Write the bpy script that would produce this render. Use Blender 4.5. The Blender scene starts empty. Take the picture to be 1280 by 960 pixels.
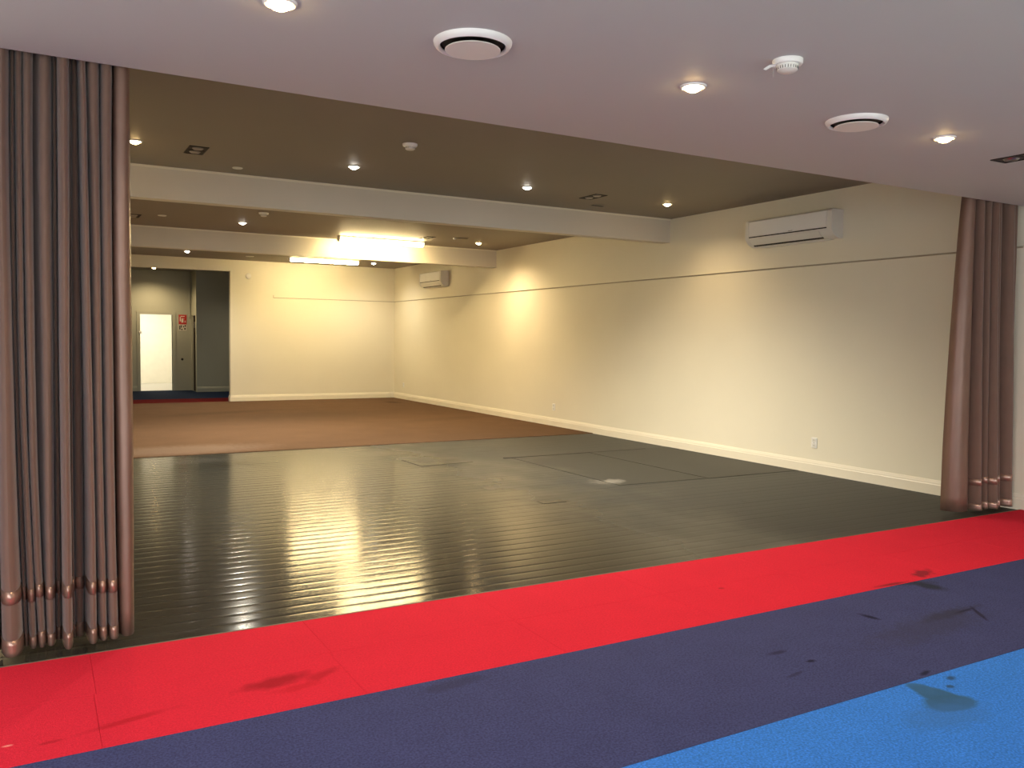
import bpy, bmesh, math, random
from mathutils import Vector, Matrix
S = bpy.context.scene
COL = S.collection
random.seed(7)

# ------------------------------------------------------------------ camera
YAW, PITCH, ROLL, FPX = 0.5153, -0.0531, 0.0123, 1053.3
cam = bpy.data.cameras.new('camera')
cam.sensor_width = 36.0
cam.lens = 36.0 * FPX / 1280.0
cam.clip_start = 0.05
cam.clip_end = 200
co = bpy.data.objects.new('camera', cam)
COL.objects.link(co)
fw = Vector((math.sin(YAW) * math.cos(PITCH), math.cos(YAW) * math.cos(PITCH), math.sin(PITCH)))
rt = Vector((math.cos(YAW), -math.sin(YAW), 0))
up = rt.cross(fw)
r2 = rt * math.cos(ROLL) + up * math.sin(ROLL)
u2 = -rt * math.sin(ROLL) + up * math.cos(ROLL)
M = Matrix((r2, u2, -fw)).transposed().to_4x4()
M.translation = Vector((0, 0, 1.5))
co.matrix_world = M
S.camera = co

# ------------------------------------------------------------------ daylight (overcast sky through the open shop front), exposure
SKY = 4.9
wd = bpy.data.worlds.new('world')
S.world = wd
wd.use_nodes = True
bg = wd.node_tree.nodes['Background']
bg.inputs['Color'].default_value = (0.93, 0.97, 1.0, 1)
bg.inputs['Strength'].default_value = SKY
pl = bpy.data.lights.new('sky_portal', 'AREA')
pl.shape = 'RECTANGLE'
pl.size = 9.4
pl.size_y = 2.5
pl.cycles.is_portal = True
po = bpy.data.objects.new('sky_portal', pl)
COL.objects.link(po)
po.location = (2.65, -4.52, 1.26)
po.rotation_euler = (math.radians(90), 0, 0)
pl2 = bpy.data.lights.new('side_portal', 'AREA')  # portal for the added side opening
pl2.shape = 'RECTANGLE'
pl2.size = 6.8
pl2.size_y = 2.3
pl2.cycles.is_portal = True
po2 = bpy.data.objects.new('side_portal', pl2)
COL.objects.link(po2)
po2.location = (-2.52, -0.1, 1.45)
po2.rotation_euler = (math.radians(90), 0, math.radians(-90))
S.view_settings.view_transform = 'Standard'
S.view_settings.look = 'None'
S.view_settings.gamma = 1
S.view_settings.use_curve_mapping = False
S.view_settings.exposure = 0.0
S.cycles.use_denoising = True
S.cycles.max_bounces = 10
S.cycles.diffuse_bounces = 7
S.cycles.sample_clamp_indirect = 8.0

SPOT = 430.0            # watts of one ceiling downlight
TUBE = 112.0            # emission of the fluorescent diffusers

# ------------------------------------------------------------------ materials
def mat(name, col, rough=0.6, metal=0.0, spec=0.5, var=0.06, scale=6.0, bump=0.0, bscale=60.0, stretch=(1, 1, 1), coat=0.0, sheen=0.0, speck=0.0):
    m = bpy.data.materials.new(name)
    m.use_nodes = True
    nt = m.node_tree
    N, L = nt.nodes, nt.links
    b = N['Principled BSDF']
    b.inputs['Roughness'].default_value = rough
    b.inputs['Metallic'].default_value = metal
    b.inputs['Specular IOR Level'].default_value = spec
    b.inputs['Coat Weight'].default_value = coat
    b.inputs['Sheen Weight'].default_value = sheen
    g = N.new('ShaderNodeNewGeometry')
    mp = N.new('ShaderNodeMapping')
    mp.inputs['Scale'].default_value = stretch
    L.new(g.outputs['Position'], mp.inputs['Vector'])
    n = N.new('ShaderNodeTexNoise')
    n.inputs['Scale'].default_value = scale
    n.inputs['Detail'].default_value = 4
    L.new(mp.outputs[0], n.inputs['Vector'])
    mx = N.new('ShaderNodeMix')
    mx.data_type = 'RGBA'
    mx.inputs[6].default_value = tuple(c * (1 - var) for c in col) + (1,)
    mx.inputs[7].default_value = tuple(min(1, c * (1 + var)) for c in col) + (1,)
    L.new(n.outputs['Fac'], mx.inputs[0])
    L.new(mx.outputs[2], b.inputs['Base Color'])
    if speck:
        n2 = N.new('ShaderNodeTexNoise')
        n2.inputs['Scale'].default_value = 110
        n2.inputs['Detail'].default_value = 2
        L.new(g.outputs['Position'], n2.inputs['Vector'])
        mr = N.new('ShaderNodeMapRange')
        L.new(n2.outputs['Fac'], mr.inputs[0])
        mr.inputs[1].default_value = 0.3
        mr.inputs[2].default_value = 0.7
        mr.inputs[3].default_value = 1 - speck
        mr.inputs[4].default_value = 1 + speck
        vm = N.new('ShaderNodeVectorMath')
        vm.operation = 'SCALE'
        L.new(mx.outputs[2], vm.inputs[0])
        L.new(mr.outputs[0], vm.inputs['Scale'])
        L.new(vm.outputs[0], b.inputs['Base Color'])
    if bump:
        nb = N.new('ShaderNodeTexNoise')
        nb.inputs['Scale'].default_value = bscale
        nb.inputs['Detail'].default_value = 3
        L.new(mp.outputs[0], nb.inputs['Vector'])
        bp = N.new('ShaderNodeBump')
        bp.inputs['Strength'].default_value = bump
        bp.inputs['Distance'].default_value = 0.004
        L.new(nb.outputs['Fac'], bp.inputs['Height'])
        L.new(bp.outputs[0], b.inputs['Normal'])
    return m

def stains(m, spots):
    """Spots of dirt: (x, y, rx, ry, angle, colour, strength, raggedness)."""
    nt = m.node_tree
    N, L = nt.nodes, nt.links
    b = N['Principled BSDF']
    src = b.inputs['Base Color'].links[0].from_socket
    g = N.new('ShaderNodeNewGeometry')
    nz = N.new('ShaderNodeTexNoise')
    nz.inputs['Scale'].default_value = 14
    nz.inputs['Detail'].default_value = 5
    L.new(g.outputs['Position'], nz.inputs['Vector'])
    for sp_ in spots:
        x, y, rx, ry, a, c, s, rag = sp_[:8]
        soft = sp_[8] if len(sp_) > 8 else 0.38
        sub = N.new('ShaderNodeVectorMath'); sub.operation = 'SUBTRACT'
        L.new(g.outputs['Position'], sub.inputs[0])
        sub.inputs[1].default_value = (x, y, 0)
        ro = N.new('ShaderNodeVectorRotate'); ro.rotation_type = 'Z_AXIS'
        L.new(sub.outputs[0], ro.inputs['Vector'])
        ro.inputs['Angle'].default_value = -a
        sc = N.new('ShaderNodeVectorMath'); sc.operation = 'MULTIPLY'
        L.new(ro.outputs[0], sc.inputs[0])
        sc.inputs[1].default_value = (1 / rx, 1 / ry, 0)
        ln = N.new('ShaderNodeVectorMath'); ln.operation = 'LENGTH'
        L.new(sc.outputs[0], ln.inputs[0])
        ad = N.new('ShaderNodeMath'); ad.operation = 'MULTIPLY_ADD'
        L.new(nz.outputs['Fac'], ad.inputs[0])
        ad.inputs[1].default_value = rag
        L.new(ln.outputs['Value'], ad.inputs[2])
        mr = N.new('ShaderNodeMapRange')
        L.new(ad.outputs[0], mr.inputs[0])
        mr.inputs[1].default_value = 0.93 - soft + rag * 0.5
        mr.inputs[2].default_value = 0.93 + soft + rag * 0.5
        mr.inputs[3].default_value = s
        mr.inputs[4].default_value = 0.0
        mx = N.new('ShaderNodeMix'); mx.data_type = 'RGBA'
        L.new(mr.outputs[0], mx.inputs[0])
        L.new(src, mx.inputs[6])
        mx.inputs[7].default_value = tuple(c) + (1,)
        src = mx.outputs[2]
    L.new(src, b.inputs['Base Color'])

def emit(name, col, strength):
    m = bpy.data.materials.new(name)
    m.use_nodes = True
    b = m.node_tree.nodes['Principled BSDF']
    b.inputs['Base Color'].default_value = tuple(col) + (1,)
    b.inputs['Emission Color'].default_value = tuple(col) + (1,)
    b.inputs['Emission Strength'].default_value = strength
    return m

W_WALL = mat('wall_cream', (0.78, 0.73, 0.585), 0.55, var=0.035, scale=1.3, bump=0.08, bscale=160, spec=0.3)
RAIL = mat('rail_paint', (0.40, 0.35, 0.25), 0.5)
W_TRIM = mat('trim_cream', (0.80, 0.74, 0.60), 0.4, var=0.03)
W_COR = mat('wall_sage', (0.38, 0.385, 0.31), 0.6, var=0.05, scale=2)
C_UP = mat('ceiling_taupe', (0.245, 0.212, 0.172), 0.6, var=0.04, scale=1.2)
C_FRONT = mat('ceiling_mauve', (0.52, 0.53, 0.51), 0.65, var=0.03, scale=1.0, bump=0.05, bscale=200)
BEAM = mat('beam_cream', (0.66, 0.60, 0.50), 0.5, var=0.04, scale=2)
WHITE = mat('white_plastic', (0.76, 0.74, 0.67), 0.35, var=0.02)
WHITE2 = mat('white_gloss', (0.84, 0.83, 0.79), 0.3, var=0.02)
GREYPL = mat('grey_plastic', (0.45, 0.43, 0.40), 0.45, var=0.03)
DARK = mat('dark_gap', (0.015, 0.012, 0.010), 0.6, var=0.1)
CHROME = mat('chrome', (0.40, 0.37, 0.36), 0.3, metal=1.0, var=0.05)
WOOD = mat('painted_boards', (0.030, 0.030, 0.026), 0.16, var=0.22, scale=3.0, bump=0.05, bscale=22, stretch=(0.12, 1.6, 1), spec=0.26)
PLY = mat('painted_sheet', (0.031, 0.030, 0.025), 0.26, var=0.18, scale=2.5, bump=0.10, bscale=30, stretch=(0.5, 1.0, 1), spec=0.22)
SUB = mat('subfloor', (0.03, 0.027, 0.022), 0.8)
BROWN = mat('brown_carpet', (0.120, 0.071, 0.042), 0.95, var=0.14, scale=2.2, bump=0.9, bscale=160, spec=0.03, speck=0.2)
RED = mat('red_carpet', (0.64, 0.023, 0.048), 0.95, var=0.06, scale=3, bump=0.8, bscale=220, spec=0.05, speck=0.10)
NAVY = mat('navy_carpet', (0.052, 0.059, 0.155), 0.95, var=0.12, scale=5, bump=0.9, bscale=220, spec=0.08, speck=0.28)
BLUE = mat('blue_carpet', (0.044, 0.205, 0.700), 0.95, var=0.10, scale=5, bump=0.9, bscale=220, spec=0.08, speck=0.28)
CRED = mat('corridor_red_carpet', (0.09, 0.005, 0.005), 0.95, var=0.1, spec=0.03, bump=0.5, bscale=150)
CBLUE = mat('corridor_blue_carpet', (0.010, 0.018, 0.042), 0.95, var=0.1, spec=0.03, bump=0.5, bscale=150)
FABRIC = mat('curtain_fabric', (0.148, 0.085, 0.060), 0.85, var=0.10, scale=9, bump=0.25, bscale=420, sheen=0.25)
SATIN = mat('curtain_satin', (0.40, 0.255, 0.20), 0.32, metal=0.65, var=0.22, scale=14, bump=0.55, bscale=38, spec=0.7, stretch=(1, 1, 0.45))
EDGE = mat('curtain_edge', (0.205, 0.122, 0.090), 0.42, metal=0.35, var=0.25, scale=10, bump=0.7, bscale=26, spec=0.5, stretch=(1, 1, 0.25))
BRASS = mat('edge_strip', (0.13, 0.105, 0.065), 0.6, metal=0.0, var=0.3, scale=9)
SIGNRED = mat('sign_red', (0.42, 0.02, 0.015), 0.5)
SIGNW = mat('sign_white', (0.62, 0.58, 0.48), 0.5)
BROWND = mat('dark_door', (0.020, 0.013, 0.008), 0.7, spec=0.1)
BOUNCE = mat('bounce_floor', (0.62, 0.60, 0.55), 0.4, var=0.08)  # pale floor out of view, added to bounce neutral light upward
CONC = mat('pavement', (0.66, 0.66, 0.64), 0.9, var=0.1)
LWHITE = emit('lamp_white', (1.0, 0.93, 0.82), 60)
LWARM = emit('lamp_warm', (1.0, 0.66, 0.28), 70)
LTUBE = emit('tube_diffuser', (1.0, 0.77, 0.38), TUBE)
ROOMW = mat('far_room_white', (0.86, 0.82, 0.72), 0.6)

stains(RED, [
    (0.88, 3.60, 0.15, 0.055, 0.15, (0.30, 0.012, 0.02), 0.75, 1.3),
    (1.08, 3.585, 0.09, 0.035, 0.6, (0.34, 0.012, 0.02), 0.6, 1.4),
    (0.95, 3.50, 0.10, 0.03, 0.1, (0.45, 0.012, 0.02), 0.5, 1.4),
    (0.30, 3.50, 0.16, 0.022, 0.22, (0.40, 0.012, 0.02), 0.6, 1.0),
    (0.03, 3.44, 0.04, 0.012, 0.1, (0.35, 0.012, 0.02), 0.6, 1.0),
    (-0.11, 3.48, 0.018, 0.008, 0.0, (0.9, 0.35, 0.3), 0.7, 0.8),
    (5.02, 3.395, 0.11, 0.05, 0.3, (0.16, 0.02, 0.03), 0.8, 2.6),
    (4.62, 3.325, 0.13, 0.02, -0.05, (0.16, 0.02, 0.03), 0.8, 1.0),
    (3.6, 3.75, 0.02, 0.014, 0.0, (0.3, 0.01, 0.02), 0.7, 0.8)])
stains(NAVY, [
    (4.79, 3.19, 0.10, 0.06, -1.57, (0.020, 0.024, 0.026), 0.75, 0.9),
    (4.74, 3.285, 0.16, 0.04, -0.35, (0.025, 0.026, 0.034), 0.6, 1.2),
    (3.95, 2.975, 0.06, 0.020, -1.4, (0.010, 0.010, 0.030), 0.9, 0.7),
    (4.38, 2.80, 0.22, 0.045, 0.05, (0.030, 0.030, 0.045), 0.6, 1.6),
    (4.55, 2.73, 0.12, 0.012, -2.25, (0.012, 0.010, 0.030), 0.9, 0.8),
    (4.53, 2.797, 0.09, 0.012, 0.06, (0.014, 0.012, 0.035), 0.8, 0.8),
    (4.12, 2.72, 0.5, 0.12, 0.1, (0.045, 0.045, 0.085), 0.45, 1.6),
    (3.09, 2.83, 0.06, 0.018, 0.0, (0.020, 0.020, 0.050), 0.7, 1.1),
    (3.15, 2.68, 0.025, 0.014, 0.0, (0.010, 0.010, 0.030), 0.9, 0.6),
    (2.95, 2.60, 0.06, 0.012, 0.2, (0.025, 0.025, 0.055), 0.6, 1.0),
    (1.55, 3.22, 0.16, 0.04, 0.1, (0.035, 0.035, 0.075), 0.5, 1.5),
    (3.50, 2.335, 0.05, 0.014, 0.2, (0.012, 0.012, 0.030), 0.8, 0.9)])
stains(BLUE, [
    (3.30, 2.085, 0.135, 0.075, -0.15, (0.040, 0.115, 0.230), 0.95, 0.5, 0.12),
    (3.33, 2.150, 0.120, 0.075, -1.35, (0.040, 0.115, 0.230), 0.95, 0.5, 0.12),
    (3.325, 2.235, 0.065, 0.050, -1.5, (0.042, 0.125, 0.270), 0.9, 0.6, 0.15),
    (3.55, 2.245, 0.030, 0.018, 0.3, (0.03, 0.06, 0.10), 0.8, 1.3),
    (3.46, 2.19, 0.02, 0.014, 0.0, (0.03, 0.06, 0.10), 0.8, 1.0),
    (3.18, 2.02, 0.22, 0.10, 0.0, (0.050, 0.160, 0.440), 0.5, 1.2)])
stains(BROWN, [
    (7.2, 18.3, 0.14, 0.28, 0.2, (0.05, 0.03, 0.016), 0.7, 1.5),
    (4.6, 15.7, 1.5, 0.9, 0.1, (0.10, 0.064, 0.04), 0.45, 1.6),
    (3.1, 16.9, 1.2, 0.25, 0.3, (0.085, 0.053, 0.032), 0.6, 1.8),
    (6.7, 14.2, 1.0, 0.25, 0.2, (0.09, 0.056, 0.034), 0.5, 1.7),
    (1.6, 11.6, 1.1, 0.45, 0.0, (0.20, 0.145, 0.11), 0.6, 0.9)])
def wear(m, r0, r1, x0, x1):
    """Gloss worn off the paint towards one side of the floor."""
    nt = m.node_tree
    N, L = nt.nodes, nt.links
    g = N.new('ShaderNodeNewGeometry')
    sx = N.new('ShaderNodeSeparateXYZ')
    L.new(g.outputs['Position'], sx.inputs[0])
    nz = N.new('ShaderNodeTexNoise')
    nz.inputs['Scale'].default_value = 1.3
    nz.inputs['Detail'].default_value = 4
    L.new(g.outputs['Position'], nz.inputs['Vector'])
    ma = N.new('ShaderNodeMath'); ma.operation = 'MULTIPLY_ADD'
    L.new(nz.outputs['Fac'], ma.inputs[0])
    ma.inputs[1].default_value = 2.0
    L.new(sx.outputs['X'], ma.inputs[2])
    mr = N.new('ShaderNodeMapRange')
    L.new(ma.outputs[0], mr.inputs[0])
    mr.interpolation_type = 'SMOOTHSTEP'
    mr.inputs[1].default_value = x0 + 1.0
    mr.inputs[2].default_value = x1 + 1.0
    mr.inputs[3].default_value = r0
    mr.inputs[4].default_value = r1
    L.new(mr.outputs[0], N['Principled BSDF'].inputs['Roughness'])
wear(WOOD, 0.15, 0.52, 3.3, 5.6)
wear(PLY, 0.22, 0.55, 3.8, 5.6)
stains(WOOD, [
    (5.27, 7.25, 0.20, 0.16, 0.5, (0.12, 0.11, 0.095), 0.6, 1.5),
    (2.05, 10.1, 0.30, 0.22, 0.4, (0.012, 0.011, 0.01), 0.6, 1.6),
    (1.6, 10.6, 0.5, 0.25, 0.1, (0.075, 0.072, 0.066), 0.6, 1.6),
    (5.3, 10.6, 0.9, 0.25, 0.1, (0.05, 0.048, 0.04), 0.5, 1.6)])
stains(PLY, [
    (5.32, 7.20, 0.17, 0.10, 0.5, (0.16, 0.15, 0.13), 0.8, 1.4),
    (7.55, 7.3, 0.5, 0.7, 0.1, (0.05, 0.047, 0.04), 0.5, 1.5)])

# ------------------------------------------------------------------ builders
class MB:
    def __init__(s):
        s.bm = bmesh.new()
    def box(s, x0, x1, y0, y1, z0, z1, bevel=0.0):
        r = bmesh.ops.create_cube(s.bm, size=1.0)
        vs = r['verts']
        for v in vs:
            v.co = Vector(((x0 + x1) / 2 + v.co.x * (x1 - x0), (y0 + y1) / 2 + v.co.y * (y1 - y0), (z0 + z1) / 2 + v.co.z * (z1 - z0)))
        if bevel:
            es = list({e for v in vs for e in v.link_edges})
            bmesh.ops.bevel(s.bm, geom=es, offset=bevel, segments=2, affect='EDGES', profile=0.5)
        return s
    def lathe(s, prof, n=32, cx=0, cy=0, axis='Z'):
        """prof: list of (radius, height) revolved about Z (or X)."""
        rings = []
        for (r, h) in prof:
            ring = []
            if r < 1e-6:
                ring = [s.bm.verts.new((cx, cy, h) if axis == 'Z' else (h, cx, cy))]
            else:
                for i in range(n):
                    a = 2 * math.pi * i / n
                    p = (cx + r * math.cos(a), cy + r * math.sin(a), h) if axis == 'Z' else (h, cx + r * math.cos(a), cy + r * math.sin(a))
                    ring.append(s.bm.verts.new(p))
            rings.append(ring)
        for A, B in zip(rings, rings[1:]):
            for i in range(n):
                j = (i + 1) % n
                a = A[i % len(A)], A[j % len(A)]
                b = B[j % len(B)], B[i % len(B)]
                f = []
                for v in (a[0], a[1], b[0], b[1]):
                    if v not in f:
                        f.append(v)
                if len(f) > 2:
                    s.bm.faces.new(f)
        return s
    def prism(s, pts, y0, y1):
        """pts: (x, z) outline extruded along Y."""
        a = [s.bm.verts.new((x, y0, z)) for x, z in pts]
        b = [s.bm.verts.new((x, y1, z)) for x, z in pts]
        n = len(pts)
        for i in range(n):
            s.bm.faces.new((a[i], a[(i + 1) % n], b[(i + 1) % n], b[i]))
        s.bm.faces.new(a[::-1])
        s.bm.faces.new(b)
        return s
    def prism_x(s, pts, x0, x1):
        """pts: (y, z) outline extruded along X."""
        a = [s.bm.verts.new((x0, y, z)) for y, z in pts]
        b = [s.bm.verts.new((x1, y, z)) for y, z in pts]
        n = len(pts)
        for i in range(n):
            s.bm.faces.new((a[i], a[(i + 1) % n], b[(i + 1) % n], b[i]))
        s.bm.faces.new(a[::-1])
        s.bm.faces.new(b)
        return s
    def tube(s, pts, r, n=8):
        rings = []
        for i, p in enumerate(pts):
            p = Vector(p)
            d = (Vector(pts[min(i + 1, len(pts) - 1)]) - Vector(pts[max(i - 1, 0)])).normalized()
            a = d.orthogonal().normalized()
            b = d.cross(a)
            rings.append([s.bm.verts.new(p + r * (a * math.cos(t * 2 * math.pi / n) + b * math.sin(t * 2 * math.pi / n))) for t in range(n)])
        for A, B in zip(rings, rings[1:]):
            for i in range(n):
                s.bm.faces.new((A[i], A[(i + 1) % n], B[(i + 1) % n], B[i]))
        s.bm.faces.new(rings[0][::-1])
        s.bm.faces.new(rings[-1])
        return s
    def build(s, name, material, parent=None, smooth=False, label=None):
        bmesh.ops.recalc_face_normals(s.bm, faces=s.bm.faces)
        me = bpy.data.meshes.new(name)
        s.bm.to_mesh(me)
        s.bm.free()
        me.materials.append(material)
        if smooth:
            for p in me.polygons:
                p.use_smooth = True
            try:
                me.set_sharp_from_angle(angle=math.radians(38))
            except Exception:
                pass
        o = bpy.data.objects.new(name, me)
        COL.objects.link(o)
        if parent:
            o.parent = parent
        if label:
            o['label'] = label
        return o

def thing(name, label, cat, loc=(0, 0, 0), rz=0.0, group=None):
    o = bpy.data.objects.new(name, None)
    o.empty_display_size = 0.1
    COL.objects.link(o)
    o.location = loc
    o.rotation_euler = (0, 0, rz)
    o['label'] = label
    o['category'] = cat
    if group:
        o['group'] = group
    return o

def tag(o, label, cat, group=None):
    o['label'] = label
    o['category'] = cat
    if group:
        o['group'] = group
    return o

def struct(o, label=None):
    o['kind'] = 'structure'
    if label:
        o['label'] = label
    return o

def dup(root, loc, label, rz=None, watts=None):
    r = root.copy()
    COL.objects.link(r)
    r.location = loc
    r['label'] = label
    if rz is not None:
        r.rotation_euler = (0, 0, rz)
    for ch in list(root.children):
        c = ch.copy()
        if watts and c.type == 'LIGHT':
            c.data = c.data.copy()
            c.data.energy = watts
        COL.objects.link(c)
        c.parent = r
        for g in list(ch.children):
            d = g.copy()
            COL.objects.link(d)
            d.parent = c
    return r

# ------------------------------------------------------------------ setting
XR, XL, YB = 7.818, -0.30, 19.80          # right wall, left wall, back wall of the hall
ZC, ZF = 3.215, 2.75                      # hall ceiling, low front ceiling
YE = 4.40                                 # edge of the low front ceiling
Y_RW, Y_RB, Y_BL = 4.339, 3.301, 2.305    # wood/red, red/navy, navy/blue
Y_CP = 11.11                              # boards/brown carpet
FX0, FY0 = -2.5, -4.5                     # front zone

floor = struct(MB().box(FX0 - 0.2, 8.1, FY0 - 0.05, 28.4, -0.20, -0.02).build('floor', SUB), 'floor of the hall')
struct(MB().box(XR, XR + 0.18, FY0, YB + 0.15, -0.02, 3.4).build('wall_right', W_WALL), 'long cream wall on the right')
struct(MB().box(3.861, XR, YB, YB + 0.15, -0.02, 3.4).build('wall_back', W_WALL), 'cream back wall right of the wide opening')
struct(MB().box(XL, 0.75, YB, YB + 0.15, -0.02, 3.4).build('wall_back_left', W_WALL))
struct(MB().box(0.75, 3.861, YB, YB + 0.15, 2.957, 3.4).build('wall_back_lintel', W_WALL), 'cream wall above the wide opening')
struct(MB().box(XL - 0.18, XL, YE, YB + 0.15, -0.02, 3.4).build('wall_left', W_WALL))
struct(MB().box(FX0, XL - 0.18, YE, YE + 0.16, -0.02, 3.4).build('wall_nib', W_WALL))
b = MB()
b.box(FX0 - 0.18, FX0, FY0, -3.5, -0.02, 3.4)
b.box(FX0 - 0.18, FX0, 3.3, YE + 0.16, -0.02, 3.4)
b.box(FX0 - 0.18, FX0, -3.5, 3.3, -0.02, 0.3)
b.box(FX0 - 0.18, FX0, -3.5, 3.3, 2.6, 3.4)
struct(b.build('wall_front_left', W_WALL))  # unseen side opening, added so daylight reaches the right wall
b = MB()
b.box(FX0, FX0 + 0.45, FY0 - 0.15, FY0, -0.02, ZF)
b.box(7.35, XR, FY0 - 0.15, FY0, -0.02, ZF)
b.box(FX0 + 0.45, 7.35, FY0 - 0.15, FY0, 2.5, ZF)
struct(b.build('wall_front', W_WALL))
struct(MB().box(-30, 40, -40, FY0 - 0.05, -0.20, -0.02).box(-30, FX0 - 0.2, FY0 - 0.05, 20, -0.20, -0.02).build('ground', CONC))
struct(MB().box(FX0 - 0.18, XR, FY0 - 0.15, YE, ZF, 3.4).build('ceiling_front', C_FRONT), 'low mauve-white front ceiling')
struct(MB().box(XL, XR, YE, YB, ZC, 3.4).build('ceiling', C_UP), 'taupe hall ceiling between the beams')
for (y, lab) in ((9.3335, 'nearer cream ceiling beam across the hall'), (14.477, 'farther cream ceiling beam behind the fluorescent light')):
    o = struct(MB().box(XL, XR, y, y + 0.16, 2.886, ZC).build('ceiling_beam', BEAM), lab)
    MB().box(XL, XR, y - 0.012, y, ZC - 0.022, ZC).build('cap_strip', W_TRIM, o)

# baseboards: board with a moulded top, picture rails
def base_profile(d=0.02):
    return [(0, 0), (d, 0), (d, 0.098), (d * 0.78, 0.106), (d * 0.78, 0.116), (d * 0.45, 0.136), (d * 0.3, 0.146), (0, 0.146)]
pr = base_profile()
struct(MB().prism([(XR - d, z) for d, z in pr], FY0, YB).build('baseboard_right', W_TRIM), 'cream baseboard along the right wall')
struct(MB().prism_x([(YB - d, z) for d, z in pr], 3.861, XR - 0.02).build('baseboard_back', W_TRIM), 'cream baseboard along the back wall')
struct(MB().prism([(3.861 - d, z) for d, z in pr], YB, YB + 0.15).build('baseboard_opening', W_TRIM))
struct(MB().box(XL, XL + 0.02, YE + 0.3, YB, 0, 0.146).build('baseboard_left', W_TRIM))
struct(MB().prism([(XR, 2.385), (XR - 0.010, 2.388), (XR - 0.018, 2.394), (XR - 0.018, 2.400), (XR, 2.403)], YE + 0.02, YB).build('trim_1', RAIL), 'thin picture rail along the right wall')
b = MB().prism_x([(YB, 2.385), (YB - 0.012, 2.388), (YB - 0.012, 2.396), (YB, 2.400)], 4.83, XR - 0.016)
b.box(4.825, 4.835, YB - 0.010, YB, 2.385, 2.455)
struct(b.build('trim_2', RAIL), 'thin picture rail stub on the back wall')
struct(MB().prism_x([(Y_RW - 0.012, 0.0), (Y_RW - 0.008, 0.0085), (Y_RW + 0.008, 0.0055), (Y_RW + 0.014, 0.0)], XL, XR - 0.02).build('trim_3', BRASS), 'thin worn metal strip between boards and red carpet')

# ------------------------------------------------------------------ painted floor boards, each a plank
PW = (Y_CP - Y_RW) / 50.0
def plank(x0, x1, y0, y1, k):
    rr = random.Random(k)
    tilt, crown, drop = rr.uniform(-0.0002, 0.0002), rr.uniform(-0.00006, 0.00012), rr.uniform(-0.0003, 0.0002)
    g = 0.0004
    bm = bmesh.new()
    rows = []
    for (x, e) in ((x0 + g, 0), (x1 - g, 0)):
        top = []
        for v in (-1, -0.94, -0.5, 0, 0.5, 0.94, 1):
            y = (y0 + y1) / 2 + v * ((y1 - y0) / 2 - g)
            z = drop + tilt * v + crown * (1 - v * v) - (0.0004 if abs(v) == 1 else 0)
            top.append(bm.verts.new((x, y, z)))
        lo = [bm.verts.new((x, y1 - g, -0.02)), bm.verts.new((x, y0 + g, -0.02))]
        rows.append(top + lo)
    A, B = rows
    n = len(A)
    for i in range(n):
        bm.faces.new((A[i], B[i], B[(i + 1) % n], A[(i + 1) % n]))
    bm.faces.new(A[::-1])
    bm.faces.new(B)
    m_ = MB()
    m_.bm.free()
    m_.bm = bm
    return m_.build('plank', WOOD, floor, smooth=True)

k = 0
for r in range(50):
    y0 = Y_RW + r * PW
    rr = random.Random(100 + r)
    cuts = [XL]
    x = XL + rr.uniform(0.9, 3.4)
    if r == 2:
        x = 1.23
    elif r == 0:
        x = 1.64
    elif r in (1, 3):
        x = XL + 3.3 + r * 0.2
    while x < XR - 0.7:
        cuts.append(x)
        x += rr.uniform(2.2, 3.9)
    cuts.append(XR - 0.004)
    for a, c in zip(cuts, cuts[1:]):
        k += 1
        plank(a, c, y0, y0 + PW, k)
# sheets let into the boards on the right, a hatch, a small patch
def sheet(pts, z=0.0035, lift=0.0):
    b = MB()
    top = [b.bm.verts.new((x, y, z + lift * i)) for i, (x, y) in enumerate(pts)]
    bot = [b.bm.verts.new((x, y, -0.004)) for x, y in pts]
    n = len(pts)
    b.bm.faces.new(top)
    for i in range(n):
        b.bm.faces.new((top[i], bot[i], bot[(i + 1) % n], top[(i + 1) % n]))
    return b.build('floor_sheet', PLY, floor)
sheet([(5.25, 6.98), (6.39, 6.93), (6.40, 9.20), (5.22, 9.20)])
sheet([(6.415, 6.92), (7.79, 6.90), (7.79, 9.27), (6.415, 9.23)])
sheet([(3.92, 9.04), (4.62, 9.10), (4.60, 9.62), (3.90, 9.62)])
sheet([(4.03, 6.50), (4.28, 6.50), (4.28, 6.62), (4.03, 6.62)], 0.0025)
b = MB()
b.prism_x([(9.215, -0.005), (9.215, 0.006), (9.245, 0.006), (9.25, -0.005)], 5.12, 7.36)
b.build('gap_strip', DARK, floor, label='dark open joint at the edge of the sheets')

# ------------------------------------------------------------------ carpets
brown = MB().box(XL, XR - 0.02, Y_CP, YB, -0.02, 0.008)
for i in range(70):                        # frayed cut edge
    x = XL + 0.05 + i * 0.115 + random.uniform(-0.04, 0.04)
    w = random.uniform(0.02, 0.05)
    brown.box(x, x + w, Y_CP - random.uniform(0.004, 0.018), Y_CP + 0.01, -0.002, 0.007)
tag(brown.build('brown_carpet', BROWN), 'worn brown carpet covering the far half of the hall', 'carpet')

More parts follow.
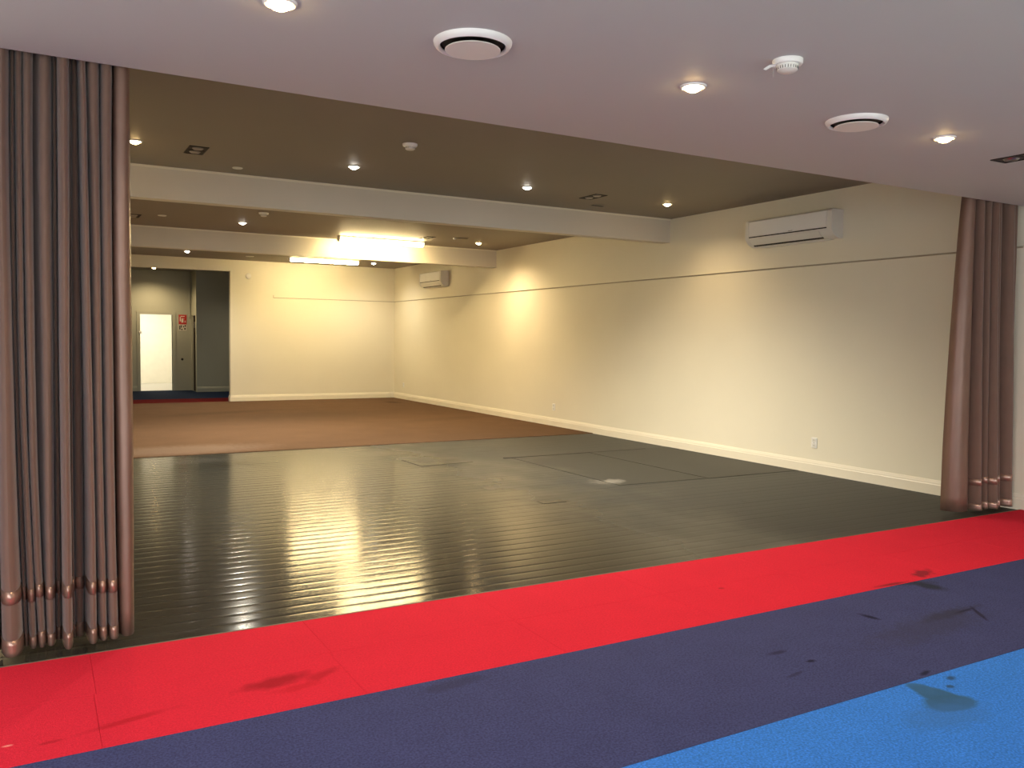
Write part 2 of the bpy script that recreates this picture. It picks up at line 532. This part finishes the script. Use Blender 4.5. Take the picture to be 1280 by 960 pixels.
struct(MB().box(FX0, XR - 0.02, FY0, 1.268, -0.02, 0.004).build('floor_bounce', BOUNCE))  # unseen floor, made pale to even out the front ceiling's tint
rc = thing('red_carpet', 'bright red carpet strip beside the dark boards at the front', 'carpet', (2.6, 3.8, -0.02))
def tile(x0, x1, y0, y1, parent, material, z=0.008):
    g = 0.0003
    p = parent.location
    return MB().box(x0 + g - p.x, x1 - g - p.x, y0 + g - p.y, y1 - g - p.y, 0, z + 0.02 - p.z - 0.02, 0.002).build('carpet_tile', material, parent)
YM = 3.825
for row, (ya, yb) in enumerate(((YM, Y_RW - 0.012), (Y_RB, YM))):
    xs = [FX0] + [0.2 + i for i in range(-2, 8)] + [XR - 0.02]
    if row == 1:
        xs = [FX0] + [0.19 + i for i in range(-2, 8)] + [XR - 0.02]
    for a, c in zip(xs, xs[1:]):
        tile(a, c, ya, yb, rc, RED)
tag(MB().box(FX0, XR - 0.02, Y_BL + 0.001, Y_RB - 0.001, -0.02, 0.008, 0.002).build('navy_carpet', NAVY), 'dark grey-blue carpet strip between the red and bright blue carpets', 'carpet')
tag(MB().box(FX0, XR - 0.02, 1.27, Y_BL - 0.001, -0.02, 0.008, 0.002).build('blue_carpet', BLUE), 'bright blue carpet with a dark damp stain in the near right corner', 'carpet')

# ------------------------------------------------------------------ corridor beyond the opening, lit room behind the far door
YD = 24.2
struct(MB().box(0.10, 0.25, YB + 0.15, YD + 0.12, -0.02, 3.4).build('wall_corridor_left', W_COR))
DX0, DX1, DZ = 2.42, 3.215, 2.045
struct(MB().box(DX1, 3.80, YD, YD + 0.12, -0.02, 3.4).build('wall_corridor_end', W_COR), 'dim sage corridor wall right of the bright doorway')
struct(MB().box(0.25, DX0, YD, YD + 0.12, -0.02, 3.4).build('wall_corridor_end_left', W_COR))
struct(MB().box(DX0, DX1, YD, YD + 0.12, DZ, 3.4).build('wall_corridor_lintel', W_COR), 'dim sage corridor wall above the bright doorway')
b = MB()
b.box(3.70, 6.0, 23.4, 23.52, 0.008, 3.4)
b.box(3.70, 3.82, 23.52, 23.56, -0.02, 3.4)
b.box(3.70, 3.82, 24.10, YD, -0.02, 3.4)
b.box(3.70, 3.82, 23.56, 24.10, 2.03, 3.4)
struct(b.build('wall_corridor_return', W_COR), 'sage corridor wall stepping forward on the right')
struct(MB().box(5.9, 6.05, YB + 0.15, 23.4, -0.02, 3.4).build('wall_corridor_right', W_COR))
struct(MB().box(0.1, 6.05, YB + 0.15, YD + 0.12, ZC, 3.4).build('ceiling_corridor', C_UP))
struct(MB().prism_x([(23.4 - d, z) for d, z in pr], 3.70, 5.9).build('baseboard_corridor', W_COR))
struct(MB().prism_x([(YD - d, z) for d, z in pr], 0.25, DX0 - 0.09).build('baseboard_end', W_COR))
tag(MB().box(0.76, 3.83, YB + 0.0005, 21.0, -0.02, 0.008).box(0.25, 0.76, YB + 0.15, 21.0, -0.02, 0.008).box(3.83, 5.9, YB + 0.15, 21.0, -0.02, 0.008).build('corridor_red_carpet', CRED), 'dim dark red carpet strip just inside the corridor opening', 'carpet')
tag(MB().box(0.25, 5.9, 21.0, 23.4, -0.02, 0.008).box(0.25, 3.70, 23.4, YD, -0.02, 0.008).box(2.43, 3.205, YD, YD + 0.12, -0.02, 0.008).build('corridor_blue_carpet', CBLUE), 'dim dark blue carpet at the far end of the corridor', 'carpet')
# doorway frame
b = MB()
b.box(DX0 - 0.085, DX0, YD - 0.02, YD + 0.14, 0.0, DZ + 0.085)
b.box(DX1, DX1 + 0.085, YD - 0.02, YD + 0.14, 0.0, DZ + 0.085)
b.box(DX0, DX1, YD - 0.02, YD + 0.14, DZ, DZ + 0.085)
d1 = struct(b.build('door_1', W_COR), 'frame of the open doorway into a bright room')
MB().box(DX0 - 0.03, DX0 + 0.035, YD - 0.04, YD - 0.02, 1.53, 1.59, 0.006).build('strike_plate', WHITE2, d1)
# dark narrow door in the return wall
d2 = struct(MB().box(3.74, 3.78, 23.56, 24.10, 0.0, 2.03).build('door_2', BROWND), 'narrow dark door in the corridor return wall')
MB().box(3.715, 3.74, 23.80, 23.86, 1.70, 1.86, 0.005).build('door_plate', CHROME, d2)
# lit room behind
b = MB()
b.box(0.6, 0.7, YD + 0.12, 28.2, -0.02, 2.9)
b.box(4.6, 4.7, YD + 0.12, 28.2, -0.02, 2.9)
b.box(0.6, 4.7, 28.2, 28.3, -0.02, 2.9)
struct(b.build('wall_far_room', ROOMW))
struct(MB().box(0.6, 4.7, YD + 0.12, 28.3, 2.7, 2.9).build('ceiling_far_room', ROOMW))
struct(MB().box(0.7, 4.6, YD + 0.12, 28.2, -0.02, 0.006).build('floor_far_room', GREYPL))
la = bpy.data.lights.new('room_lamp', 'AREA')
la.size = 1.2
la.energy = 85
la.color = (1.0, 0.94, 0.76)
lo = bpy.data.objects.new('room_lamp', la)
COL.objects.link(lo)
lo.location = (2.6, 26.6, 2.68)
# conduit beside the door, switch, sign
cd = thing('conduit', 'thin vertical conduit on the corridor wall above the dark door', 'pipe', (3.655, YD - 0.012, 2.06))
MB().tube([(0, 0, 0), (0, 0, 1.155)], 0.012).build('pipe', W_COR, cd, True)
MB().box(-0.03, 0.03, -0.02, 0.012, -0.09, 0.0, 0.006).build('junction_box', W_COR, cd)
tag(MB().lathe([(0, -0.008), (0.03, -0.008), (0.033, 0.0)], 14).build('wall_button', DARK), 'small black round button on the corridor wall below the red sign', 'switch')
o = bpy.data.objects['wall_button']
o.rotation_euler = (math.radians(-90), 0, 0)
o.location = (3.46, YD, 0.85)
sg = thing('safety_sign', 'small red and white fire safety sign beside the bright doorway', 'sign', (3.475, YD, 1.62))
MB().box(-0.10, 0.10, -0.006, 0, 0, 0.43, 0.002).build('white_board', SIGNW, sg)
MB().box(-0.10, 0.10, -0.0085, -0.006, 0.17, 0.43).build('red_panel', SIGNRED, sg)
b = MB()
for (x0, x1, z0, z1) in ((-0.03, 0.02, 0.22, 0.30), (-0.018, 0.008, 0.30, 0.335), (0.02, 0.045, 0.31, 0.325), (-0.07, -0.045, 0.25, 0.37), (0.05, 0.075, 0.22, 0.27), (-0.05, 0.05, 0.375, 0.395)):
    b.box(x0, x1, -0.0095, -0.0085, z0, z1)
b.build('white_symbol', SIGNW, sg)
b = MB()
for (x0, x1, z0, z1) in ((-0.085, -0.055, 0.03, 0.14), (-0.045, -0.02, 0.08, 0.15), (-0.04, 0.0, 0.02, 0.05), (0.01, 0.035, 0.09, 0.13), (0.05, 0.085, 0.11, 0.15), (0.04, 0.075, 0.03, 0.075)):
    b.box(x0, x1, -0.0075, -0.006, z0, z1)
b.build('black_symbol', DARK, sg)

# ------------------------------------------------------------------ downlights
def make_downlight(name, lens_mat, col, watts, label, group):
    t = thing(name, label, 'downlight', (0, 0, 0), 0, group)
    MB().lathe([(0.046, -0.001), (0.049, -0.008), (0.056, -0.010), (0.063, -0.006), (0.065, 0.0)], 28).build('trim_ring', WHITE2, t, True)
    MB().lathe([(0, -0.030), (0.016, -0.028), (0.030, -0.022), (0.040, -0.012), (0.0465, -0.002)], 24).build('lamp_lens', lens_mat, t, True)
    l = bpy.data.lights.new('lamp_beam', 'SPOT')
    l.energy = watts
    l.color = col
    l.spot_size = math.radians(150)
    l.spot_blend = 1.0
    l.shadow_soft_size = 0.035
    lo = bpy.data.objects.new('lamp_beam', l)
    COL.objects.link(lo)
    lo.parent = t
    lo.location = (0, 0, -0.07)
    return t
WHITEC, WARMC = (1.0, 0.90, 0.72), (1.0, 0.74, 0.42)
GRP = 'round downlights in the ceilings'
DW = make_downlight('downlight', LWARM, WARMC, SPOT * 0.2, 'warm round downlight in the low front ceiling cut by the top photo edge', GRP)
DW.location = (0.82, 3.25, ZF)
dup(DW, (2.83, 3.23, ZF), 'warm round downlight in the low front ceiling between the two round vents')
dup(DW, (4.81, 3.22, ZF), 'warm round downlight in the low front ceiling right of the smaller round vent')
dup(DW, (0.80, 8.25, ZC), 'warm round downlight touching the edge of the left curtain', watts=SPOT * 0.8)
dup(DW, (6.92, 8.33, ZC), 'warm round downlight near the right wall before the nearer beam', watts=SPOT * 0.16)
DC = make_downlight('downlight', LWHITE, WHITEC, SPOT * 2.0, 'bright white round downlight left of the mid ceiling smoke detector', GRP)
DC.location = (2.82, 8.26, ZC)
dup(DC, (4.86, 8.29, ZC), 'white round downlight in the middle of the nearest taupe ceiling bay')
dup(DC, (2.77, 13.25, ZC), 'white round downlight in the second bay left of the fluorescent light')
dup(DW, (6.95, 13.55, ZC), 'warm round downlight in the second bay near the right wall', watts=SPOT * 0.45)
dup(DC, (2.74, 18.39, ZC), 'white round downlight in the last bay above the corridor opening', watts=SPOT * 0.6)
dup(DC, (6.84, 18.64, ZC), 'white round downlight in the last bay beside the far air conditioner', watts=SPOT * 0.2)
dup(DC, (4.7, 21.6, ZC), 'added unseen downlight behind the back wall that brightens the corridor', watts=SPOT * 0.13)  # extra lamp out of view, added to light the corridor's right wall
dup(DW, (2.68, 23.4, ZC), 'warm round downlight at the top of the dim corridor opening', watts=SPOT * 0.36)

# twin recessed square fittings, unlit
def make_twin(label):
    t = thing('twin_downlight', label, 'downlight', (0, 0, 0), 0, 'unlit black rectangular downlights')
    b = MB()
    w, l, r = 0.085, 0.175, 0.012
    for (x0, x1, y0, y1) in ((-w, w, -l, -l + r), (-w, w, l - r, l), (-w, -w + r, -l + r, l - r), (w - r, w, -l + r, l - r), (-w + r, w - r, -0.006, 0.006)):
        b.box(x0, x1, y0, y1, -0.006, 0.0)
    b.build('frame', DARK, t)
    MB().box(-w + r, w - r, -l + r, l - r, -0.002, 0.0).build('recess', DARK, t)
    for s in (-1, 1):
        MB().lathe([(0, -0.004), (0.024, -0.012), (0.040, -0.012), (0.048, -0.003), (0.050, -0.002)], 20, 0, s * 0.082).build('lamp_head', CHROME, t, True)
    return t
TW = make_twin('unlit black twin downlight in the nearest taupe bay beside the left curtain')
TW.location = (1.33, 8.34, ZC)
dup(TW, (5.84, 8.40, ZC), 'unlit black twin downlight in the nearest taupe bay left of the warm wall light')
dup(TW, (1.27, 13.40, ZC), 'unlit black twin downlight in the second bay beside the left curtain')
dup(TW, (5.86, 13.35, ZC), 'unlit black twin downlight at the right end of the fluorescent light')
dup(TW, (5.72, 3.26, ZF), 'unlit black twin downlight in the front ceiling at the right photo edge')

# ------------------------------------------------------------------ round air vents in the front ceiling
def make_vent(label):
    t = thing('round_vent', label, 'air vent', (0, 0, 0), 0, 'round white air vents')
    MB().lathe([(0.137, -0.001), (0.138, -0.018), (0.146, -0.026), (0.157, -0.022), (0.165, -0.010), (0.167, 0.0)], 48).build('outer_ring', WHITE2, t, True)
    MB().lathe([(0, -0.003), (0.136, -0.003), (0.137, -0.014)], 40).build('dark_throat', DARK, t)
    MB().lathe([(0, -0.031), (0.116, -0.031), (0.118, -0.033), (0.116, -0.0355), (0, -0.0375)], 48).build('centre_disc', WHITE, t, True)
    MB().lathe([(0.012, -0.031), (0.080, -0.030), (0.084, -0.024), (0.03, -0.005), (0.012, -0.003)], 20).build('stem', DARK, t)
    return t
V = make_vent('nearest round white ceiling vent left of the smoke detector')
V.location = (1.63, 3.25, ZF)
dup(V, (4.04, 3.24, ZF), 'farther round white ceiling vent right of the smoke detector')

# ------------------------------------------------------------------ smoke detectors
def make_detector(label, torn):
    t = thing('smoke_detector', label, 'smoke detector', (0, 0, 0), 0, 'white smoke detectors')
    MB().lathe([(0.066, 0.0), (0.066, -0.014), (0.061, -0.022), (0, -0.022)], 32).build('base', WHITE2, t, True)
    MB().lathe([(0.050, -0.020), (0.049, -0.026), (0.047, -0.030), (0.044, -0.044), (0.034, -0.052), (0, -0.054)], 32).build('dome', WHITE, t, True)
    b = MB()
    for i in range(24):
        a = i * 2 * math.pi / 24
        r = 0.0465
        p0 = Vector((r * math.cos(a), r * math.sin(a), -0.030))
        p1 = Vector((0.0445 * math.cos(a), 0.0445 * math.sin(a), -0.042))
        b.tube([p0, p1], 0.0016, 5)
    b.build('slot_ring', DARK, t)
    if torn:
        b = MB()
        b.bm.faces.new([b.bm.verts.new(p) for p in ((-0.052, -0.01, -0.018), (-0.085, -0.015, -0.026), (-0.112, -0.012, -0.044), (-0.098, -0.004, -0.046), (-0.074, -0.002, -0.032), (-0.052, 0.01, -0.028))])
        r = bmesh.ops.extrude_face_region(b.bm, geom=list(b.bm.faces))
        bmesh.ops.translate(b.bm, verts=[v for v in r['geom'] if isinstance(v, bmesh.types.BMVert)], vec=(0.002, 0.004, 0.001))
        b.build('torn_wrap', WHITE2, t, label='torn scrap of clear dust wrap')
        MB().tube([(-0.066, -0.008, -0.030), (-0.067, -0.010, -0.055), (-0.066, -0.010, -0.078)], 0.0012, 5).build('loose_thread', GREYPL, t)
    return t
A_ = make_detector('white smoke detector with torn wrap on the low front ceiling', True)
A_.location = (2.925, 2.72, ZF)
A_.rotation_euler = (0, 0, -0.5)
B_ = make_detector('smoke detector on the nearest taupe ceiling bay', False)
B_.location = (2.92, 7.04, ZC)
dup(B_, (2.80, 12.02, ZC), 'small smoke detector on the second bay left of the fluorescent light')

# small flush discs and plates
def disc(loc, r, label, name='blank_plate', cat='cover plate', material=WHITE):
    o = MB().lathe([(0, -0.008), (r * 0.9, -0.008), (r, -0.004), (r, 0.0)], 24).build(name, material, None, True)
    o.location = loc
    return tag(o, label, cat, 'small round ceiling plates')
disc((1.83, 8.98, ZC), 0.052, 'small pale round plate on the taupe ceiling just before the nearer beam')
disc((1.62, 13.12, ZC), 0.06, 'small pale round plate on the second bay near the left curtain')
disc((2.95, 17.95, ZC), 0.05, 'small pale round plate beside the last bay white downlight')
disc((4.06, 18.70, ZC), 0.09, 'pale round plate on the last bay left of the far tube light')
def slot_plate(loc, label, lamp=True):
    t = thing('slot_plate', label, 'vent plate', loc, 0, 'dark slotted ceiling plates')
    MB().lathe([(0, -0.006), (0.085, -0.006), (0.10, -0.003), (0.10, 0.0)], 24).build('plate', C_UP, t, True)
    MB().box(-0.085, 0.085, -0.018, 0.022, -0.009, -0.006).build('slot', DARK, t)
    return t
slot_plate((6.26, 8.90, ZC), 'dark slotted plate on the taupe ceiling just before the nearer beam, right side')
sp = slot_plate((6.40, 13.06, ZC), 'dark slotted plate on the second bay between fluorescent light and right wall')
o = MB().lathe([(0, -0.03), (0.02, -0.028), (0.028, -0.012), (0.028, 0.0)], 16).build('ceiling_sensor', WHITE2, None, True)
o.location = (6.26, 13.10, ZC)
tag(o, 'tiny white sensor beside the slotted plate in the second bay', 'sensor')

# wall disc on the back wall
o = MB().lathe([(0, -0.03), (0.045, -0.028), (0.062, -0.018), (0.066, 0.0)], 28).build('wall_sensor', WHITE, None, True)
o.rotation_euler = (math.radians(-90), 0, 0)
o.location = (4.265, YB, 2.865)
tag(o, 'round cream disc high on the back wall right of the opening', 'sensor')

# ------------------------------------------------------------------ fluorescent battens
def make_batten(label):
    t = thing('fluorescent_batten', label, 'ceiling light', (0, 0, 0), 0, 'fluorescent ceiling battens')
    MB().box(-0.78, 0.78, -0.06, 0.06, -0.035, 0.0, 0.004).build('housing', WHITE2, t)
    pts = [(-0.065, -0.035), (-0.065, -0.06), (-0.05, -0.085), (-0.02, -0.095), (0.02, -0.095), (0.05, -0.085), (0.065, -0.06), (0.065, -0.035)]
    MB().prism_x(pts, -0.755, 0.755).build('diffuser', LTUBE, t)
    for s in (-1, 1):
        MB().prism_x([(y * 1.06, z * 1.03 - 0.0) for y, z in pts], s * 0.757, s * 0.78).build('end_cap', WHITE2, t)
    return t
FB = make_batten('glaring fluorescent light on the ceiling before the farther beam')
FB.location = (5.27, 13.95, ZC)
dup(FB, (5.56, 18.25, ZC), 'fluorescent tube light behind the farther beam near the back wall')

# ------------------------------------------------------------------ split air conditioners on the right wall
def make_ac(label):
    """Local frame: wall plane x=0, room towards -x, long side along y (-0.6 to 0.6), z from 0 (bottom) to 0.31."""
    t = thing('air_conditioner', label, 'air conditioner', (0, 0, 0), 0, 'white split air conditioners')
    prof = [(0, 0.02), (0, 0.31), (-0.165, 0.31), (-0.182, 0.300), (-0.185, 0.285), (-0.188, 0.115), (-0.178, 0.085), (-0.150, 0.045), (-0.110, 0.018), (-0.06, 0.0), (-0.02, 0.0)]
    MB().prism(prof, -0.60, 0.60).build('body', WHITE, t, True)
    end = [(x * 1.03, 0.155 + (z - 0.155) * 1.02) for x, z in prof[1:]]
    end = [(0, 0.0)] + end
    for s in (-1, 1):
        MB().prism(end, s * 0.60, s * 0.645).build('end_cap', WHITE, t, True)
    MB().prism([(-0.188, 0.118), (-0.194, 0.120), (-0.191, 0.292), (-0.185, 0.292)], -0.575, 0.585).build('front_panel', WHITE2, t)
    MB().box(-0.1895, -0.17, -0.575, 0.585, 0.104, 0.116).build('panel_gap', DARK, t)
    MB().prism([(-0.181, 0.090), (-0.187, 0.087), (-0.162, 0.044), (-0.126, 0.018), (-0.120, 0.024), (-0.155, 0.050)], -0.47, 0.57).build('louver', WHITE, t, True)
    MB().prism([(-0.122, 0.020), (-0.116, 0.010), (-0.098, 0.004), (-0.098, 0.020)], -0.47, 0.57).build('louver_gap', DARK, t)
    MB().box(-0.1975, -0.192, -0.10, -0.04, 0.124, 0.132).build('display_strip', GREYPL, t)
    MB().prism([(-0.05, -0.01), (0, -0.01), (0, 0.02), (-0.05, 0.02)], -0.52, 0.52).build('back_plate', WHITE, t)
    return t
AC = make_ac('large white split air conditioner on the right wall near the curtain')
AC.location = (XR, 7.045, 2.665)
AC2 = dup(AC, (XR, 17.23, 2.635), 'far white split air conditioner on the right wall near the back corner')
AC2.scale = (1.0, 0.9, 1.05)

# ------------------------------------------------------------------ power outlets on the right wall
def make_outlet(label, w=0.078):
    t = thing('power_outlet', label, 'outlet', (0, 0, 0), 0, 'white wall outlets')
    MB().box(-0.009, 0, -w / 2, w / 2, -0.06, 0.06, 0.003).build('plate', WHITE2, t)
    for z in (0.030, -0.030):
        MB().box(-0.0125, -0.009, -0.022, 0.022, z - 0.018, z + 0.018, 0.0015).build('socket', WHITE, t)
    for z in (0.030, -0.030):
        MB().box(-0.0132, -0.0125, -0.010, -0.007, z - 0.004, z + 0.008).build('pin_slot', DARK, t)
        MB().box(-0.0132, -0.0125, 0.007, 0.010, z - 0.004, z + 0.008).build('pin_slot', DARK, t)
        MB().box(-0.0132, -0.0125, -0.0015, 0.0015, z - 0.013, z - 0.006).build('pin_slot', DARK, t)
    MB().box(-0.0135, -0.009, -0.006, 0.006, -0.005, 0.005, 0.001).build('switch', GREYPL, t)
    return t
OT = make_outlet('white wall outlet on the right wall nearest the right curtain')
OT.location = (XR, 6.70, 0.35)
dup(OT, (XR, 12.32, 0.335), 'middle white wall outlet on the right wall past the carpet edge')
dup(OT, (XR, 19.17, 0.35), 'far white wall outlet on the right wall by the back corner')

# ------------------------------------------------------------------ curtains
def make_curtain(name, label, lobes, zt, zb, flap, group):
    """lobes: (bottom x0,x1, middle x0,x1, top x0,x1, front y, back y); flap = index of the satin leading edge."""
    NS, NZ = 10, 26
    t = thing(name, label, 'curtain', (0, 0, 0), 0, group)
    def q(a, m, b, v):                    # v: 0 bottom, .5 middle, 1 top
        return a * 2 * (v - .5) * (v - 1) + m * 4 * v * (1 - v) + b * 2 * v * (v - .5)
    def pt(i, u, z, off):
        L_ = lobes[i]
        v = min(1.0, max(0.0, (z - zb) / (zt - zb)))
        x0, x1 = q(L_[0], L_[2], L_[4], v), q(L_[1], L_[3], L_[5], v)
        yf, yb = L_[6], L_[7]
        amp = 1.0 - 0.45 * v
        ym = 4.475
        yf2, yb2 = ym + (yf - ym) * amp, ym + (yb - ym) * amp
        s = math.sin(math.pi * u)
        bul = 0.13 * math.sin(2 * math.pi * u) * -1.0
        x = x0 + (x1 - x0) * (u + bul * 0.5 * (1 - u) * u * 4)
        wob = 0.0025 * math.sin(3.1 * z + i * 1.7) + 0.0008 * math.sin(13 * z + i * 2.3)
        y = yb2 + (yf2 - yb2) * (s ** 0.5 if s > 1e-6 else 0) + wob - off
        dx = (u - 0.5) * 2 * off
        return (x + dx + wob * 0.6, y, z)
    def sheetmesh(idx, z0, z1, nz, off, nm, m, sub=False, zend=None):
        b = MB()
        cols = []
        for i in idx:
            for s_ in range(NS + 1):
                if s_ == 0 and cols and (i - 1) in idx:
                    continue
                u = s_ / NS
                col = []
                for kz in range(nz + 1):
                    f = kz / nz
                    z = z0 + (z1 - z0) * f
                    if kz == 0 and zend:
                        z += zend[i] if isinstance(zend, dict) and i in zend else 0
                    col.append(b.bm.verts.new(pt(i, u, z, off)))
                cols.append(col)
        for A, B in zip(cols, cols[1:]):
            for kz in range(nz):
                b.bm.faces.new((A[kz], B[kz], B[kz + 1], A[kz + 1]))
        o = b.build(nm, m, t, True)
        md = o.modifiers.new('thickness', 'SOLIDIFY')
        md.thickness = 0.003
        md.offset = 0
        return o
    body = [i for i in range(len(lobes)) if i != flap]
    sheetmesh(body, zb, zt, NZ, 0.0, 'drape', FABRIC)
    sheetmesh([flap], zb + 0.0, zt, NZ, 0.0, 'satin_edge', EDGE)
    for i in body:
        rr = random.Random(i * 31 + len(lobes))
        j = rr.uniform(-0.012, 0.012)
        sheetmesh([i], 0.262 + j, 0.322 + j, 2, 0.0025, 'satin_band', SATIN)
        sheetmesh([i], zb - 0.004, zb + 0.062 + j, 3, 0.0028, 'satin_hem', SATIN)
    return t

L = [
    (-0.292, -0.225, -0.292, -0.235, -0.292, -0.225, 4.40, 4.580),
    (-0.225, -0.160, -0.235, -0.150, -0.225, -0.130, 4.45, 4.590),
    (-0.158, -0.062, -0.148, -0.089, -0.128, -0.070, 4.375, 4.580),
    (-0.062, -0.046, -0.089, -0.068, -0.070, -0.054, 4.50, 4.600),
    (-0.046, -0.010, -0.068, -0.039, -0.054, -0.020, 4.450, 4.595),
    (-0.010, 0.026, -0.039, 0.000, -0.020, 0.027, 4.450, 4.595),
    (0.026, 0.068, 0.020, 0.078, 0.035, 0.095, 4.455, 4.610),
    (0.068, 0.092, 0.078, 0.099, 0.095, 0.108, 4.53, 4.625),
    (0.092, 0.138, 0.099, 0.147, 0.108, 0.168, 4.365, 4.600),
    (0.138, 0.152, 0.147, 0.156, 0.168, 0.174, 4.54, 4.625),
    (0.152, 0.192, 0.156, 0.197, 0.174, 0.188, 4.535, 4.630),
    (0.198, 0.243, 0.199, 0.236, 0.188, 0.222, 4.390, 4.600),
    (0.243, 0.288, 0.236, 0.280, 0.222, 0.292, 4.415, 4.580),
    (0.288, 0.340, 0.280, 0.330, 0.292, 0.352, 4.415, 4.580),
    (0.336, 0.412, 0.326, 0.416, 0.347, 0.414, 4.420, 4.560)]
make_curtain('stage_curtain', 'brown pleated curtain with satin bands hanging at the left edge', L, ZC - 0.005, 0.035, len(L) - 1, 'brown stage curtains')
Rr = [
    (6.955, 7.225, 6.965, 7.165, 7.075, 7.150, 4.420, 4.560),
    (7.225, 7.245, 7.165, 7.195, 7.150, 7.165, 4.53, 4.620),
    (7.245, 7.335, 7.195, 7.270, 7.165, 7.235, 4.395, 4.600),
    (7.335, 7.385, 7.270, 7.320, 7.235, 7.290, 4.50, 4.620),
    (7.385, 7.450, 7.320, 7.390, 7.290, 7.370, 4.415, 4.600),
    (7.450, 7.560, 7.390, 7.475, 7.370, 7.430, 4.375, 4.585),
    (7.556, 7.622, 7.470, 7.532, 7.430, 7.482, 4.405, 4.590),
    (7.620, 7.660, 7.530, 7.600, 7.480, 7.570, 4.46, 4.600),
    (7.660, 7.790, 7.600, 7.740, 7.570, 7.680, 4.375, 4.580),
    (7.790, 7.810, 7.740, 7.800, 7.680, 7.790, 4.44, 4.580)]
make_curtain('stage_curtain', 'brown pleated curtain with satin leading edge at the right wall', Rr, ZC - 0.005, 0.035, 0, 'brown stage curtains')
